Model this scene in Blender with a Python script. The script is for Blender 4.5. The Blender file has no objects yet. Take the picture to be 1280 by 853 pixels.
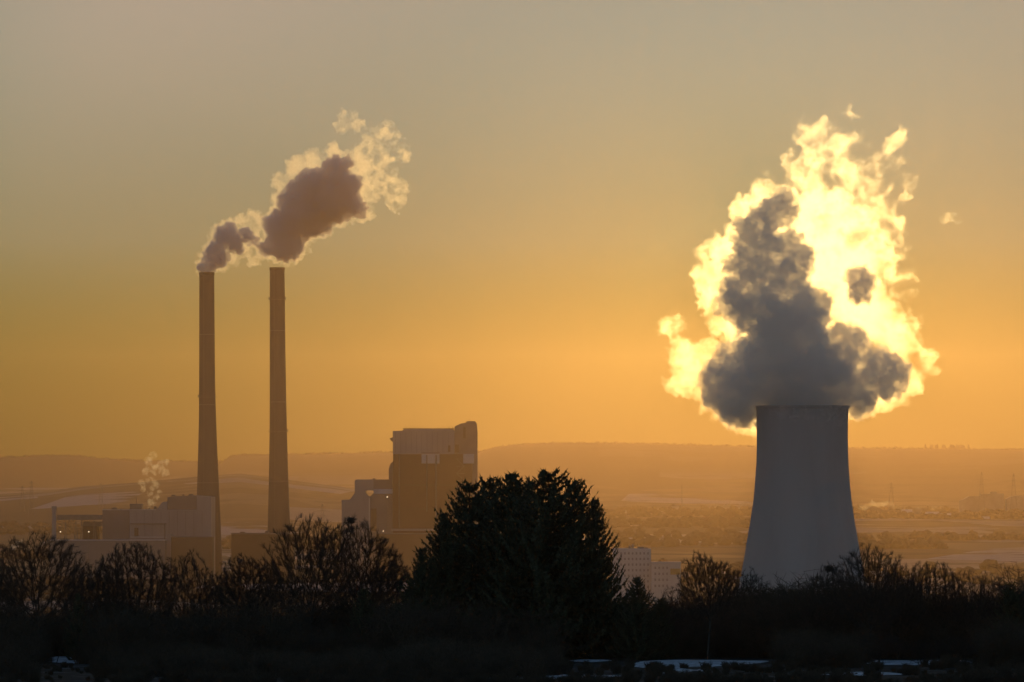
import bpy, bmesh, math, random
import numpy as np
from mathutils import Vector, Matrix, noise

# ------------------------------------------------------------------ light and air settings
EXPOSURE = .5
SKY_STOPS = [(0, (.035, .034, .003)), (.6, (.045, .047, .003)), (1.7, (.078, .10, .013)), (2.8, (.112, .158, .088)), (5.5, (.232, .275, .238)), (8, (.19, .20, .18)), (12, (.15, .17, .18))]
GLOW_STOPS = [(0, (1.3, 1.22, 1.05)), (1.2, (1.15, 1.1, .98)), (3, (1, 1, 1)), (5, (.86, .86, .86)), (8, (1.55, 1.08, 1.0)), (10, (1.1, .95, .88)), (14, (.6, .6, .62))]
SUN_E = .155
SUN_C = (1, .61, .19)
HAZE = .000043
HAZE_G = .893
HAZE_C = (1, .69, .45)
V_THIN, V_G, V_CORE, V_WISP, STEP = .042, .942, .13, .035, .2
CORE_G = .6

# ------------------------------------------------------------------ camera
scene = bpy.context.scene
F = 6090.0                      # focal length in photo pixels (1280 wide)
EYE = 86.0                      # eye height above the valley floor
PITCH = math.atan(173.5 / F)
cam_d = bpy.data.cameras.new('camera')
cam_d.sensor_width = 36.0
cam_d.lens = 36.0 * F / 1280.0
cam_d.clip_start = 1.0
cam_d.clip_end = 60000.0
cam = bpy.data.objects.new('camera', cam_d)
scene.collection.objects.link(cam)
cam.location = (0, 0, EYE)
cam.rotation_euler = (math.pi / 2 + PITCH, 0, 0)
scene.camera = cam

SUN_EL, SUN_AZ = math.radians(2.0), math.radians(3.35)

def at(x, y, Y):
    """world point seen at photo pixel x, y at ground distance Y"""
    a, b = (x - 640.0) / F, (426.5 - y) / F
    cp, sp = math.cos(PITCH), math.sin(PITCH)
    d = Vector((a, cp - b * sp, sp + b * cp))
    return Vector((0, 0, EYE)) + d * (Y / d.y)

# ------------------------------------------------------------------ world
world = bpy.data.worlds.new('World')
scene.world = world
world.use_nodes = True
nt = world.node_tree
N, L = nt.nodes, nt.links
bg = N['Background']
bg.inputs[1].default_value = 0.15
sky = N.new('ShaderNodeTexSky')
sky.sky_type = 'NISHITA'
sky.sun_disc = False
sky.sun_elevation = SUN_EL
sky.sun_rotation = SUN_AZ
sky.dust_density = 1.0
sky.ozone_density = 2.2
tc = N.new('ShaderNodeTexCoord')
sep = N.new('ShaderNodeSeparateXYZ')
L.new(tc.outputs['Generated'], sep.inputs[0])

def wmath(op, a, b=None, c=None, clamp=False):
    n = N.new('ShaderNodeMath'); n.operation = op; n.use_clamp = clamp
    for i, v in enumerate((a, b, c)):
        if v is None: continue
        if isinstance(v, (int, float)): n.inputs[i].default_value = v
        else: L.new(v, n.inputs[i])
    return n.outputs[0]

el = wmath('ARCSINE', sep.outputs[2])
deg = wmath('MULTIPLY', el, 180 / math.pi)
# angle to the sun
dot = N.new('ShaderNodeVectorMath'); dot.operation = 'DOT_PRODUCT'
L.new(tc.outputs['Generated'], dot.inputs[0])
dot.inputs[1].default_value = (math.sin(math.radians(2.8)), math.cos(math.radians(2.8)), math.sin(math.radians(1.6)))
ang = wmath('MULTIPLY', wmath('ARCCOSINE', wmath('MINIMUM', dot.outputs['Value'], 1.0)), 180 / math.pi)

def wramp(fac, lo, hi, stops):
    r = N.new('ShaderNodeMapRange'); r.inputs[1].default_value = lo; r.inputs[2].default_value = hi
    L.new(fac, r.inputs[0])
    c = N.new('ShaderNodeValToRGB'); c.color_ramp.interpolation = 'EASE' if len(stops) < 3 else 'B_SPLINE'
    e = c.color_ramp.elements
    while len(e) < len(stops): e.new(0.5)
    for el_, (p, col) in zip(e, stops):
        el_.position = (p - lo) / (hi - lo); el_.color = (*col, 1)
    L.new(r.outputs[0], c.inputs[0])
    return c.outputs[0]
def srgb(h):
    o = []
    for i in (0, 2, 4):
        v = int(h[i:i + 2], 16) / 255
        o.append(v / 12.92 if v <= 0.04045 else ((v + 0.055) / 1.055) ** 2.4)
    return tuple(o)
# colour of the dusty winter air by elevation, looking towards the sun
low = wramp(deg, 0.0, 12.0, SKY_STOPS)
# brighter and yellower round the sun, duller away from it
glow = wramp(ang, 0.0, 14.0, [(p, tuple(v / 4 for v in c)) for p, c in GLOW_STOPS])
def wmix(t, a, b, f=1.0):
    m = N.new('ShaderNodeMix'); m.data_type = 'RGBA'; m.blend_type = t
    if isinstance(f, float): m.inputs[0].default_value = f
    else: L.new(f, m.inputs[0])
    L.new(a, m.inputs[6]); L.new(b, m.inputs[7])
    return m.outputs[2]
near = wmix('MULTIPLY', low, glow)
sc_ = N.new('ShaderNodeVectorMath'); sc_.operation = 'SCALE'
L.new(near, sc_.inputs[0]); sc_.inputs[3].default_value = 6.55 * 4
w_ = N.new('ShaderNodeMapRange'); w_.interpolation_type = 'SMOOTHSTEP'
w_.inputs[1].default_value = 38.0; w_.inputs[2].default_value = 14.0
L.new(ang, w_.inputs[0])
L.new(wmix('MIX', sky.outputs[0], sc_.outputs[0], w_.outputs[0]), bg.inputs[0])

# ------------------------------------------------------------------ sun
sun_d = bpy.data.lights.new('sun', 'SUN')
sun_d.energy = SUN_E
sun_d.angle = math.radians(0.53)
sun_d.color = SUN_C
sun = bpy.data.objects.new('sun', sun_d)
scene.collection.objects.link(sun)
sdir = Vector((math.sin(SUN_AZ) * math.cos(SUN_EL), math.cos(SUN_AZ) * math.cos(SUN_EL), math.sin(SUN_EL)))
sun.rotation_euler = sdir.to_track_quat('Z', 'Y').to_euler()
sun.location = (500, 3000, 900)

vs = scene.view_settings
vs.view_transform = 'Standard'
vs.look = 'None'
vs.exposure = EXPOSURE
vs.gamma = 1.0
vs.use_curve_mapping = False
cy = scene.cycles
cy.max_bounces = 16
cy.volume_bounces = 14
cy.transparent_max_bounces = 96
cy.use_denoising = True

# ------------------------------------------------------------------ helpers
def link(name, me, mat=None, parent=None):
    o = bpy.data.objects.new(name, me)
    scene.collection.objects.link(o)
    if mat is not None:
        me.materials.clear(); me.materials.append(mat)
    if parent is not None:
        o.parent = parent
        o.matrix_parent_inverse = Matrix.Translation(-parent.location)
    return o
def tag(o, label, cat, group=None):
    o['label'] = label; o['category'] = cat
    if group: o['group'] = group
    return o
def thing(name, loc, label, cat, group=None):
    o = bpy.data.objects.new(name, None)
    scene.collection.objects.link(o)
    o.location = loc
    o.empty_display_size = 2
    return tag(o, label, cat, group)
def kind(o, k):
    o['kind'] = k
    return o
def mesh_of(name, verts, faces):
    me = bpy.data.meshes.new(name)
    me.from_pydata(verts, [], faces)
    me.update()
    return me
def bm_obj(name, bm, mat, parent=None, smooth=False):
    bmesh.ops.recalc_face_normals(bm, faces=bm.faces)
    me = bpy.data.meshes.new(name); bm.to_mesh(me); bm.free()
    if smooth:
        for p in me.polygons: p.use_smooth = True
    return link(name, me, mat, parent)
def add_box(bm, a, b):
    r = bmesh.ops.create_cube(bm, size=1)
    for v in r['verts']:
        v.co = Vector([a[i] + (b[i] - a[i]) * (v.co[i] + .5) for i in range(3)])
def px_box(bm, x0, y0, x1, y1, Y, depth, z_low=None):
    """box whose front face spans photo pixels x0..x1, y0..y1 at distance Y"""
    a = at(x0, y1, Y); b = at(x1, y0, Y)
    add_box(bm, (a.x, Y, a.z if z_low is None else z_low), (b.x, Y + depth, b.z))
def px_prism(bm, pts, Y, depth, z_low=None):
    P = [at(x, y, Y) for x, y in pts]
    P = [(p.x, p.z if (z_low is None or pts[i][1] is not None) else z_low) for i, p in enumerate(P)]
    f = [bm.verts.new((x, Y, z)) for x, z in P]
    k = [bm.verts.new((x, Y + depth, z)) for x, z in P]
    n = len(P)
    bm.faces.new(f); bm.faces.new(k[::-1])
    for i in range(n): bm.faces.new((f[i], k[i], k[(i + 1) % n], f[(i + 1) % n]))
def add_tube(bm, p, q, r0, r1, n=8, caps=True):
    p, q = Vector(p), Vector(q)
    d = (q - p).normalized(); u = d.orthogonal().normalized(); v = d.cross(u)
    A = [bm.verts.new(p + (u * math.cos(t) + v * math.sin(t)) * r0) for t in [2 * math.pi * i / n for i in range(n)]]
    B = [bm.verts.new(q + (u * math.cos(t) + v * math.sin(t)) * r1) for t in [2 * math.pi * i / n for i in range(n)]]
    for i in range(n): bm.faces.new((A[i], A[(i + 1) % n], B[(i + 1) % n], B[i]))
    if caps: bm.faces.new(A[::-1]); bm.faces.new(B)

# ------------------------------------------------------------------ materials
def surf(name, c1, c2=None, scale=.05, rough=.9, stretch=(1, 1, 1), detail=5, spec=.2):
    m = bpy.data.materials.new(name); m.use_nodes = True
    t = m.node_tree; b = t.nodes['Principled BSDF']
    b.inputs['Roughness'].default_value = rough
    b.inputs['Specular IOR Level'].default_value = spec
    if c2 is None:
        b.inputs['Base Color'].default_value = (*c1, 1); return m
    tc = t.nodes.new('ShaderNodeTexCoord'); mp = t.nodes.new('ShaderNodeMapping')
    mp.inputs['Scale'].default_value = stretch
    nz = t.nodes.new('ShaderNodeTexNoise'); nz.inputs['Scale'].default_value = scale
    nz.inputs['Detail'].default_value = detail; nz.inputs['Roughness'].default_value = .65
    r = t.nodes.new('ShaderNodeValToRGB'); e = r.color_ramp.elements
    e[0].position, e[1].position = .35, .65
    e[0].color, e[1].color = (*c1, 1), (*c2, 1)
    t.links.new(tc.outputs['Object'], mp.inputs[0]); t.links.new(mp.outputs[0], nz.inputs['Vector'])
    t.links.new(nz.outputs[0], r.inputs[0]); t.links.new(r.outputs[0], b.inputs['Base Color'])
    return m
def glow_mat(name, col, e):
    m = bpy.data.materials.new(name); m.use_nodes = True
    b = m.node_tree.nodes['Principled BSDF']
    b.inputs['Base Color'].default_value = (*col, 1)
    b.inputs['Emission Color'].default_value = (*col, 1); b.inputs['Emission Strength'].default_value = e
    return m
def vol_mat(name, dens, g, col=(1, 1, 1)):
    m = bpy.data.materials.new(name); m.use_nodes = True; t = m.node_tree
    t.nodes.remove(t.nodes['Principled BSDF'])
    v = t.nodes.new('ShaderNodeVolumePrincipled')
    v.inputs['Density'].default_value = dens; v.inputs['Anisotropy'].default_value = g
    v.inputs['Color'].default_value = (*col, 1)
    t.links.new(v.outputs[0], t.nodes['Material Output'].inputs['Volume'])
    return m
def vol_noise(name, dens, g, scale, lo, hi, mn=0.0, detail=5, col=(1, 1, 1), step=1.0):
    m = vol_mat(name, dens, g, col); t = m.node_tree; N = t.nodes
    v = [n for n in N if n.type == 'PRINCIPLED_VOLUME'][0]
    tc = N.new('ShaderNodeTexCoord')
    nz = N.new('ShaderNodeTexNoise'); nz.inputs['Scale'].default_value = 1 / scale
    nz.inputs['Detail'].default_value = detail; nz.inputs['Roughness'].default_value = .6
    nz.inputs['Distortion'].default_value = .25
    t.links.new(tc.outputs['Object'], nz.inputs['Vector'])
    r = N.new('ShaderNodeMapRange'); r.interpolation_type = 'SMOOTHSTEP'
    r.inputs[1].default_value = lo; r.inputs[2].default_value = hi
    r.inputs[3].default_value = mn * dens; r.inputs[4].default_value = dens
    t.links.new(nz.outputs[0], r.inputs[0]); t.links.new(r.outputs[0], v.inputs['Density'])
    m.cycles.volume_step_rate = step
    return m

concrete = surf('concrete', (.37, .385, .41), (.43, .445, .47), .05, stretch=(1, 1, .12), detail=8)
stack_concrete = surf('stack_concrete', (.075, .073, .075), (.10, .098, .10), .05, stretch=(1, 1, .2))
dark_clad = surf('dark_cladding', (.07, .06, .055), (.10, .09, .08), .02)
light_clad = surf('light_cladding', (.24, .23, .245), (.32, .31, .325), .03, stretch=(1, 1, .2))
mid_clad = surf('mid_cladding', (.15, .145, .155), (.2, .195, .205), .03)
white_clad = surf('white_cladding', (.42, .42, .43), (.5, .5, .51), .03)
steel = surf('steel', (.12, .12, .12), (.16, .16, .16), .3, rough=.6)
roof_snow = surf('snowy_roof', (.38, .38, .42), (.5, .5, .55), .1)
far_wall = surf('far_wall', (.22, .2, .18), (.32, .3, .28), .05)
glass = surf('window_glass', (.24, .24, .25), rough=.3, spec=.5)
bark = surf('bark', (.04, .036, .032), (.07, .062, .054), 3)
needle = surf('needles', (.05, .06, .04), (.09, .10, .06), 1.5)
scrub = surf('scrub', (.05, .042, .033), (.09, .075, .055), .7)
wood_far = surf('far_wood', (.035, .033, .025), (.07, .06, .045), .02)
snow_m = surf('snow', (.10, .11, .12), (.62, .69, .78), 1.6, detail=8)
lamp_m = glow_mat('lamp_glow', (1, .8, .5), 1.6)

# ------------------------------------------------------------------ terrain
def lerp_tab(tab, x):
    if x <= tab[0][0]: return tab[0][1]
    for (a, u), (b, v) in zip(tab, tab[1:]):
        if x <= b:
            t = (x - a) / (b - a)
            return u + (v - u) * t
    return tab[-1][1]
def sm(t):
    t = max(0., min(1., t)); return t * t * (3 - 2 * t)
NEAR = [(-300, 84), (0, 83), (100, 80), (200, 76.9), (250, 75.5), (300, 74.75), (335, 74.2), (370, 72.5), (420, 69), (600, 50), (1000, 20), (1500, 4), (2000, 0)]
FAR_R = [(4500, 0), (5500, 8), (7000, 22), (8200, 34), (9000, 37), (11000, 38), (17000, 30)]
FAR_L = [(6000, 0), (9000, 24), (11000, 26), (17000, 26)]
RIDGES = [
    (9200, 2600, 900, [(-900, 640), (-400, 632), (0, 618), (59, 614), (105, 608), (176, 603), (246, 596), (300, 592), (350, 598), (450, 612), (520, 625), (600, 660)]),
    (13200, 2600, 700, [(150, 640), (250, 596), (268, 584), (277, 580), (288, 571.5), (300, 570), (340, 569.5), (420, 568), (480, 566.5), (600, 565), (700, 572), (800, 600)]),
    (12900, 3700, 700, [(520, 610), (570, 580), (598, 567), (618, 561), (640, 557.5), (690, 555), (760, 555), (830, 556.5), (900, 558.5), (1000, 560.5), (1150, 562), (1280, 563.5), (1700, 570)]),
    (14100, 800, 500, [(-900, 580), (-300, 574), (0, 572), (47, 570.5), (94, 570.5), (140, 575), (180, 577), (270, 577.5), (330, 585), (420, 610)]),
]
def terrain(X, Y):
    if Y < 2000:
        z = lerp_tab(NEAR, Y)
        return z + .12 * noise.noise(Vector((X * .06, Y * .06, 0))) * (1 if Y > 20 else 0)
    xp = 640 + X / Y * F
    w = sm((xp - 560) / 240)
    z = lerp_tab(FAR_L, Y) * (1 - w) + lerp_tab(FAR_R, Y) * w
    z += 4 * noise.noise(Vector((X * .0012, Y * .0009, 3))) * sm((Y - 4500) / 2000)
    for D, Lf, Lb, tab in RIDGES:
        yp = lerp_tab(tab, xp)
        zr = EYE + (600 - yp) * D / F
        s = sm((Y - D + Lf) / Lf) if Y <= D else 1 - .6 * sm((Y - D) / Lb)
        if zr > 0: z = max(z, z + (zr - z) * s if Y <= D else zr * s)
    return z
rowsY = list(np.arange(-300, 2000, 25.)) + list(np.arange(2000, 4000, 100.)) + list(np.arange(4000, 9000, 70.)) + list(np.arange(9000, 14801, 70.))
for D in (9200, 13200, 12900, 14100): rowsY.append(float(D))
rowsY = sorted(set(rowsY))
NU = 420
verts = []
for Y in rowsY:
    W = 320 + .19 * max(Y, 0)
    for i in range(NU + 1):
        X = (i / NU * 2 - 1) * W
        verts.append((X, Y, terrain(X, Y)))
faces = []
n1 = NU + 1
for j in range(len(rowsY) - 1):
    for i in range(NU):
        a = j * n1 + i
        faces.append((a, a + 1, a + 1 + n1, a + n1))
gm = bpy.data.materials.new('ground'); gm.use_nodes = True
t = gm.node_tree; b = t.nodes['Principled BSDF']; b.inputs['Roughness'].default_value = .95; b.inputs['Specular IOR Level'].default_value = .1
def node(ty, **k):
    n = t.nodes.new(ty)
    for a, v in k.items(): setattr(n, a, v)
    return n
tc = node('ShaderNodeTexCoord'); mp = node('ShaderNodeMapping'); mp.inputs['Scale'].default_value = (1 / 260, 1 / 420, 0); mp.inputs['Rotation'].default_value = (0, 0, .25)
t.links.new(tc.outputs['Object'], mp.inputs[0])
vo = node('ShaderNodeTexVoronoi'); vo.inputs['Scale'].default_value = 1.0; t.links.new(mp.outputs[0], vo.inputs['Vector'])
fr = node('ShaderNodeValToRGB'); fr.color_ramp.interpolation = 'CONSTANT'
e = fr.color_ramp.elements
e[0].position = 0; e[0].color = (.10, .075, .05, 1)
e[1].position = .25; e[1].color = (.30, .28, .30, 1)
for p_, c_ in ((.42, (.16, .12, .08)), (.6, (.22, .19, .18)), (.8, (.06, .055, .04))):
    q = e.new(p_); q.color = (*c_, 1)
sx = node('ShaderNodeSeparateColor'); t.links.new(vo.outputs['Color'], sx.inputs[0]); t.links.new(sx.outputs[0], fr.inputs[0])
nz = node('ShaderNodeTexNoise'); nz.inputs['Scale'].default_value = .0045; nz.inputs['Detail'].default_value = 9; nz.inputs['Roughness'].default_value = .6
t.links.new(tc.outputs['Object'], nz.inputs['Vector'])
wr = node('ShaderNodeMapRange'); wr.inputs[1].default_value = .5; wr.inputs[2].default_value = .56; t.links.new(nz.outputs[0], wr.inputs[0])
mx = node('ShaderNodeMix', data_type='RGBA'); t.links.new(wr.outputs[0], mx.inputs[0]); t.links.new(fr.outputs[0], mx.inputs[6]); mx.inputs[7].default_value = (.05, .045, .035, 1)
# wooded heights
sp = node('ShaderNodeSeparateXYZ'); t.links.new(tc.outputs['Object'], sp.inputs[0])
hz = node('ShaderNodeMapRange'); hz.inputs[1].default_value = 60; hz.inputs[2].default_value = 105; t.links.new(sp.outputs[2], hz.inputs[0])
farq = node('ShaderNodeMapRange'); farq.inputs[1].default_value = 6000; farq.inputs[2].default_value = 9000; t.links.new(sp.outputs[1], farq.inputs[0])
ml = node('ShaderNodeMath', operation='MULTIPLY'); t.links.new(hz.outputs[0], ml.inputs[0]); t.links.new(farq.outputs[0], ml.inputs[1])
ml2 = node('ShaderNodeMath', operation='MULTIPLY'); ml2.inputs[1].default_value = .93; t.links.new(ml.outputs[0], ml2.inputs[0])
mx2 = node('ShaderNodeMix', data_type='RGBA'); t.links.new(ml2.outputs[0], mx2.inputs[0]); t.links.new(mx.outputs[2], mx2.inputs[6]); mx2.inputs[7].default_value = (.05, .048, .035, 1)
# frosty grass on the near slope
nn = node('ShaderNodeTexNoise'); nn.inputs['Scale'].default_value = .5; nn.inputs['Detail'].default_value = 9; nn.inputs['Roughness'].default_value = .7; t.links.new(tc.outputs['Object'], nn.inputs['Vector'])
nr = node('ShaderNodeValToRGB'); e = nr.color_ramp.elements
e[0].position = .5; e[0].color = (.018, .017, .013, 1); e[1].position = .8; e[1].color = (.16, .17, .19, 1)
t.links.new(nn.outputs[0], nr.inputs[0])
nq = node('ShaderNodeMapRange'); nq.inputs[1].default_value = 700; nq.inputs[2].default_value = 2000; t.links.new(sp.outputs[1], nq.inputs[0])
mx3 = node('ShaderNodeMix', data_type='RGBA'); t.links.new(nq.outputs[0], mx3.inputs[0]); t.links.new(nr.outputs[0], mx3.inputs[6]); t.links.new(mx2.outputs[2], mx3.inputs[7])
t.links.new(mx3.outputs[2], b.inputs['Base Color'])
ground = kind(link('ground', mesh_of('ground', verts, faces), gm), 'structure')
for p in ground.data.polygons: p.use_smooth = True

# snow lying in open patches of the near slope
def snow_patch(pts, seed, lift=.05):
    rnd = random.Random(seed)
    c = Vector((sum(p[0] for p in pts) / len(pts), sum(p[1] for p in pts) / len(pts), 0))
    ring = []
    n = len(pts)
    for i in range(n):
        a, b_ = Vector((*pts[i], 0)), Vector((*pts[(i + 1) % n], 0))
        for k in range(12):
            p = a.lerp(b_, k / 12)
            d = (p - c)
            ring.append(c + d * (1 + .22 * noise.noise(Vector((p.x * .5, p.y * .12, seed))) + rnd.uniform(-.03, .03)))
    vs_, fs = [], []
    m = len(ring)
    for s in (0, .35, .7, 1.0):
        for p in ring:
            q = c + (p - c) * max(s, .02)
            vs_.append((q.x, q.y, terrain(q.x, q.y) + lift * (1 if s < 1 else -.2)))
    for j in range(3):
        for i in range(m):
            a = j * m + i; b2 = j * m + (i + 1) % m
            fs.append((a, b2, b2 + m, a + m))
    o = link('snow', mesh_of('snow', vs_, fs), snow_m)
    for p in o.data.polygons: p.use_smooth = True
    return kind(o, 'structure')
def gpt(x, Y): return ((x - 640) / F * Y, Y)
snow_patch([gpt(770, 287), gpt(800, 303), gpt(835, 309), gpt(905, 309), gpt(960, 306), gpt(948, 285), gpt(900, 276), gpt(830, 274)], 1)
snow_patch([gpt(700, 303), gpt(720, 308), gpt(760, 308), gpt(770, 304), gpt(740, 300)], 2)
snow_patch([gpt(1072, 301), gpt(1080, 309), gpt(1150, 310), gpt(1225, 309), gpt(1240, 306), gpt(1180, 297), gpt(1110, 296)], 3)
snow_patch([gpt(1010, 270), gpt(1090, 276), gpt(1160, 270), gpt(1100, 262)], 4)
snow_patch([gpt(56, 303), gpt(66, 316), gpt(100, 317), gpt(112, 310), gpt(96, 300)], 5)
snow_patch([gpt(650, 262), gpt(700, 272), gpt(780, 268), gpt(740, 258)], 6)

# ------------------------------------------------------------------ haze (one closed box round everything)
bm = bmesh.new(); add_box(bm, (-4200, -400, -1.2), (4200, 15000, 470))
haze = kind(bm_obj('haze', bm, vol_mat('haze', HAZE, HAZE_G, HAZE_C)), 'stuff')

# ------------------------------------------------------------------ cooling tower
def lathe(bm, prof, cx, cy, n=128, close=False):
    rings = []
    for q in prof:
        r, z = q[:2]; dx = q[2] if len(q) > 2 else 0
        rings.append([bm.verts.new((cx + dx + r * math.cos(2 * math.pi * i / n), cy + r * math.sin(2 * math.pi * i / n), z)) for i in range(n)])
    prs = list(zip(rings, rings[1:]))
    if close: prs.append((rings[-1], rings[0]))
    for a, b_ in prs:
        for i in range(n): bm.faces.new((a[i], a[(i + 1) % n], b_[(i + 1) % n], b_[i]))
YT = 3630.
ST = YT / F
tc0 = at(1003, 600, YT)
tower = thing('cooling_tower', (tc0.x, YT, 0), 'wide grey waisted concrete cooling tower under the huge bright steam cloud', 'cooling tower')
def tz(y): return at(1003, y, YT).z
outer = []
keys = [(736, 79.5), (720, 77), (700, 73.2), (674, 69), (650, 64.8), (625, 61.2), (600, 58.9), (580, 57.6), (560, 57.0), (540, 56.9), (520, 57.4), (508, 57.9)]
for i in range(60):
    y = 736 + (508 - 736) * i / 59
    outer.append((lerp_tab([(-a, r) for a, r in keys], -y) * ST, tz(y)))
inner = [(r - .8, z) for r, z in outer[::-1]]
bm = bmesh.new(); lathe(bm, outer + inner, tc0.x, YT, 160, close=True)
bm_obj('shell', bm, concrete, tower, True)
bm = bmesh.new(); zt = tz(508); r0 = 57.9 * ST
lathe(bm, [(r0 + .05, zt - 1.4), (r0 + .9, zt - 1.3), (r0 + .9, zt + .4), (r0 - .6, zt + .4), (r0 - .6, zt + .05)], tc0.x, YT, 160)
bm_obj('rim', bm, concrete, tower)
zb = tz(736)
for k in range(40):                       # raking columns under the shell
    a0 = 2 * math.pi * k / 40
    bm = bmesh.new()
    R0, R1 = 79.2 * ST, 81.5 * ST
    for s in (-1, 1):
        a1 = a0 + s * math.pi / 40
        add_tube(bm, (tc0.x + R1 * math.cos(a1), YT + R1 * math.sin(a1), -1), (tc0.x + R0 * math.cos(a0), YT + R0 * math.sin(a0), zb + .3), .55, .5, 6)
    bm_obj('support_column', bm, concrete, tower)
bm = bmesh.new(); lathe(bm, [(84 * ST, -1), (84 * ST, 1.2), (82.5 * ST, 1.2), (82.5 * ST, -1)], tc0.x, YT, 96)
bm_obj('basin_wall', bm, concrete, tower)

# ------------------------------------------------------------------ chimneys
YC = 4400.
SC = YC / F
def chimney(prof, label):
    """prof: list of (photo y, centre x, half width)"""
    base = at(prof[0][1], prof[0][0], YC)
    th = thing('factory_chimney', (base.x, YC, 0), label, 'chimney', 'the two tall power station chimneys')
    P = []
    for i in range(40):
        y = prof[0][0] + (prof[-1][0] - prof[0][0]) * i / 39
        cxp = lerp_tab([(-a, c) for a, c, h in prof], -y); h = lerp_tab([(-a, h_) for a, c, h_ in prof], -y)
        P.append((h * SC, at(cxp, y, YC).z, (cxp - prof[0][1]) * SC))
    inn = [(r - .9, z, dx) for r, z, dx in P[::-1][:6]]
    bm = bmesh.new(); lathe(bm, P + inn, base.x, YC, 64)
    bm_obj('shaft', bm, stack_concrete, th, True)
    r, z, dx = P[-1]
    bm = bmesh.new(); lathe(bm, [(r + .02, z - 2.2, dx), (r + .35, z - 2.2, dx), (r + .35, z + .3, dx), (r - 1.2, z + .3, dx)], base.x, YC, 64)
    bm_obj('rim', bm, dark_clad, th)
    return th, P, base
ch1, P1, b1 = chimney([(721, 260.6, 17.6), (690, 260.5, 16.6), (660, 260.3, 15.6), (620, 260.0, 14.2), (580, 259.5, 12.6), (540, 259.2, 11.2), (500, 258.7, 10.3), (450, 258.3, 9.8), (341, 257.8, 9.3)], 'left tall chimney, its foot behind the pale turbine hall, smoke leaving its top')
ch2, P2, b2 = chimney([(721, 349.2, 16.4), (690, 348.9, 15.4), (660, 348.5, 14.2), (620, 348.2, 12.8), (580, 347.9, 11.7), (540, 347.6, 10.9), (500, 347.2, 10.3), (450, 346.7, 9.9), (335, 345.9, 9.2)], 'right of the two tall chimneys, with a small service platform just below its top')
def ring_platform(th, P, base, yp, boxes):
    z = at(0, yp, YC).z
    r, _, dx = min(P, key=lambda q: abs(q[1] - z))
    bm = bmesh.new(); lathe(bm, [(r + .05, z, dx), (r + 1.1, z, dx), (r + 1.1, z + .3, dx), (r + .05, z + .3, dx)], base.x, YC, 48)
    for k in range(24):
        a = 2 * math.pi * k / 24
        x, y = base.x + dx + (r + 1.05) * math.cos(a), YC + (r + 1.05) * math.sin(a)
        add_tube(bm, (x, y, z + .3), (x, y, z + 1.5), .05, .05, 4)
    lathe(bm, [(r + 1.0, z + 1.45, dx), (r + 1.12, z + 1.45, dx), (r + 1.12, z + 1.55, dx), (r + 1.0, z + 1.55, dx)], base.x, YC, 48, close=True)
    pl = bm_obj('platform', bm, steel, th)
    for s in boxes:
        bm = bmesh.new(); x = base.x + dx + s * (r + .6)
        add_box(bm, (x - .55, YC - .9, z + .32), (x + .55, YC + .9, z + 2.4))
        bm_obj('antenna_box', bm, steel, pl)
ring_platform(ch2, P2, b2, 375, (-1, 1))
ring_platform(ch1, P1, b1, 497, (-1,))
ring_platform(ch2, P2, b2, 540, (1,))
for th_, P_, b_ in ((ch1, P1, b1), (ch2, P2, b2)):
    def ladder(bm):
        for (r0_, z0_, d0_), (r1_, z1_, d1_) in zip(P_, P_[1:]):
            for w in (-.35, .35):
                a0_, a1_ = -math.pi / 2 - .35, -math.pi / 2 - .35
                add_tube(bm, (b_.x + d0_ + (r0_ + .25) * math.cos(a0_) + w, YC + (r0_ + .25) * math.sin(a0_), z0_), (b_.x + d1_ + (r1_ + .25) * math.cos(a1_) + w, YC + (r1_ + .25) * math.sin(a1_), z1_), .12, .12, 4)
    bm = bmesh.new(); ladder(bm); bm_obj('ladder', bm, steel, th_)
    for k in (12, 22, 31):
        r, z, dx = P_[k]
        bm = bmesh.new(); lathe(bm, [(r + .03, z, dx), (r + .16, z, dx), (r + .16, z + .7, dx), (r - .02, z + .7, dx)], b_.x, YC, 64); bm_obj('hoop', bm, steel, th_)

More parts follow.
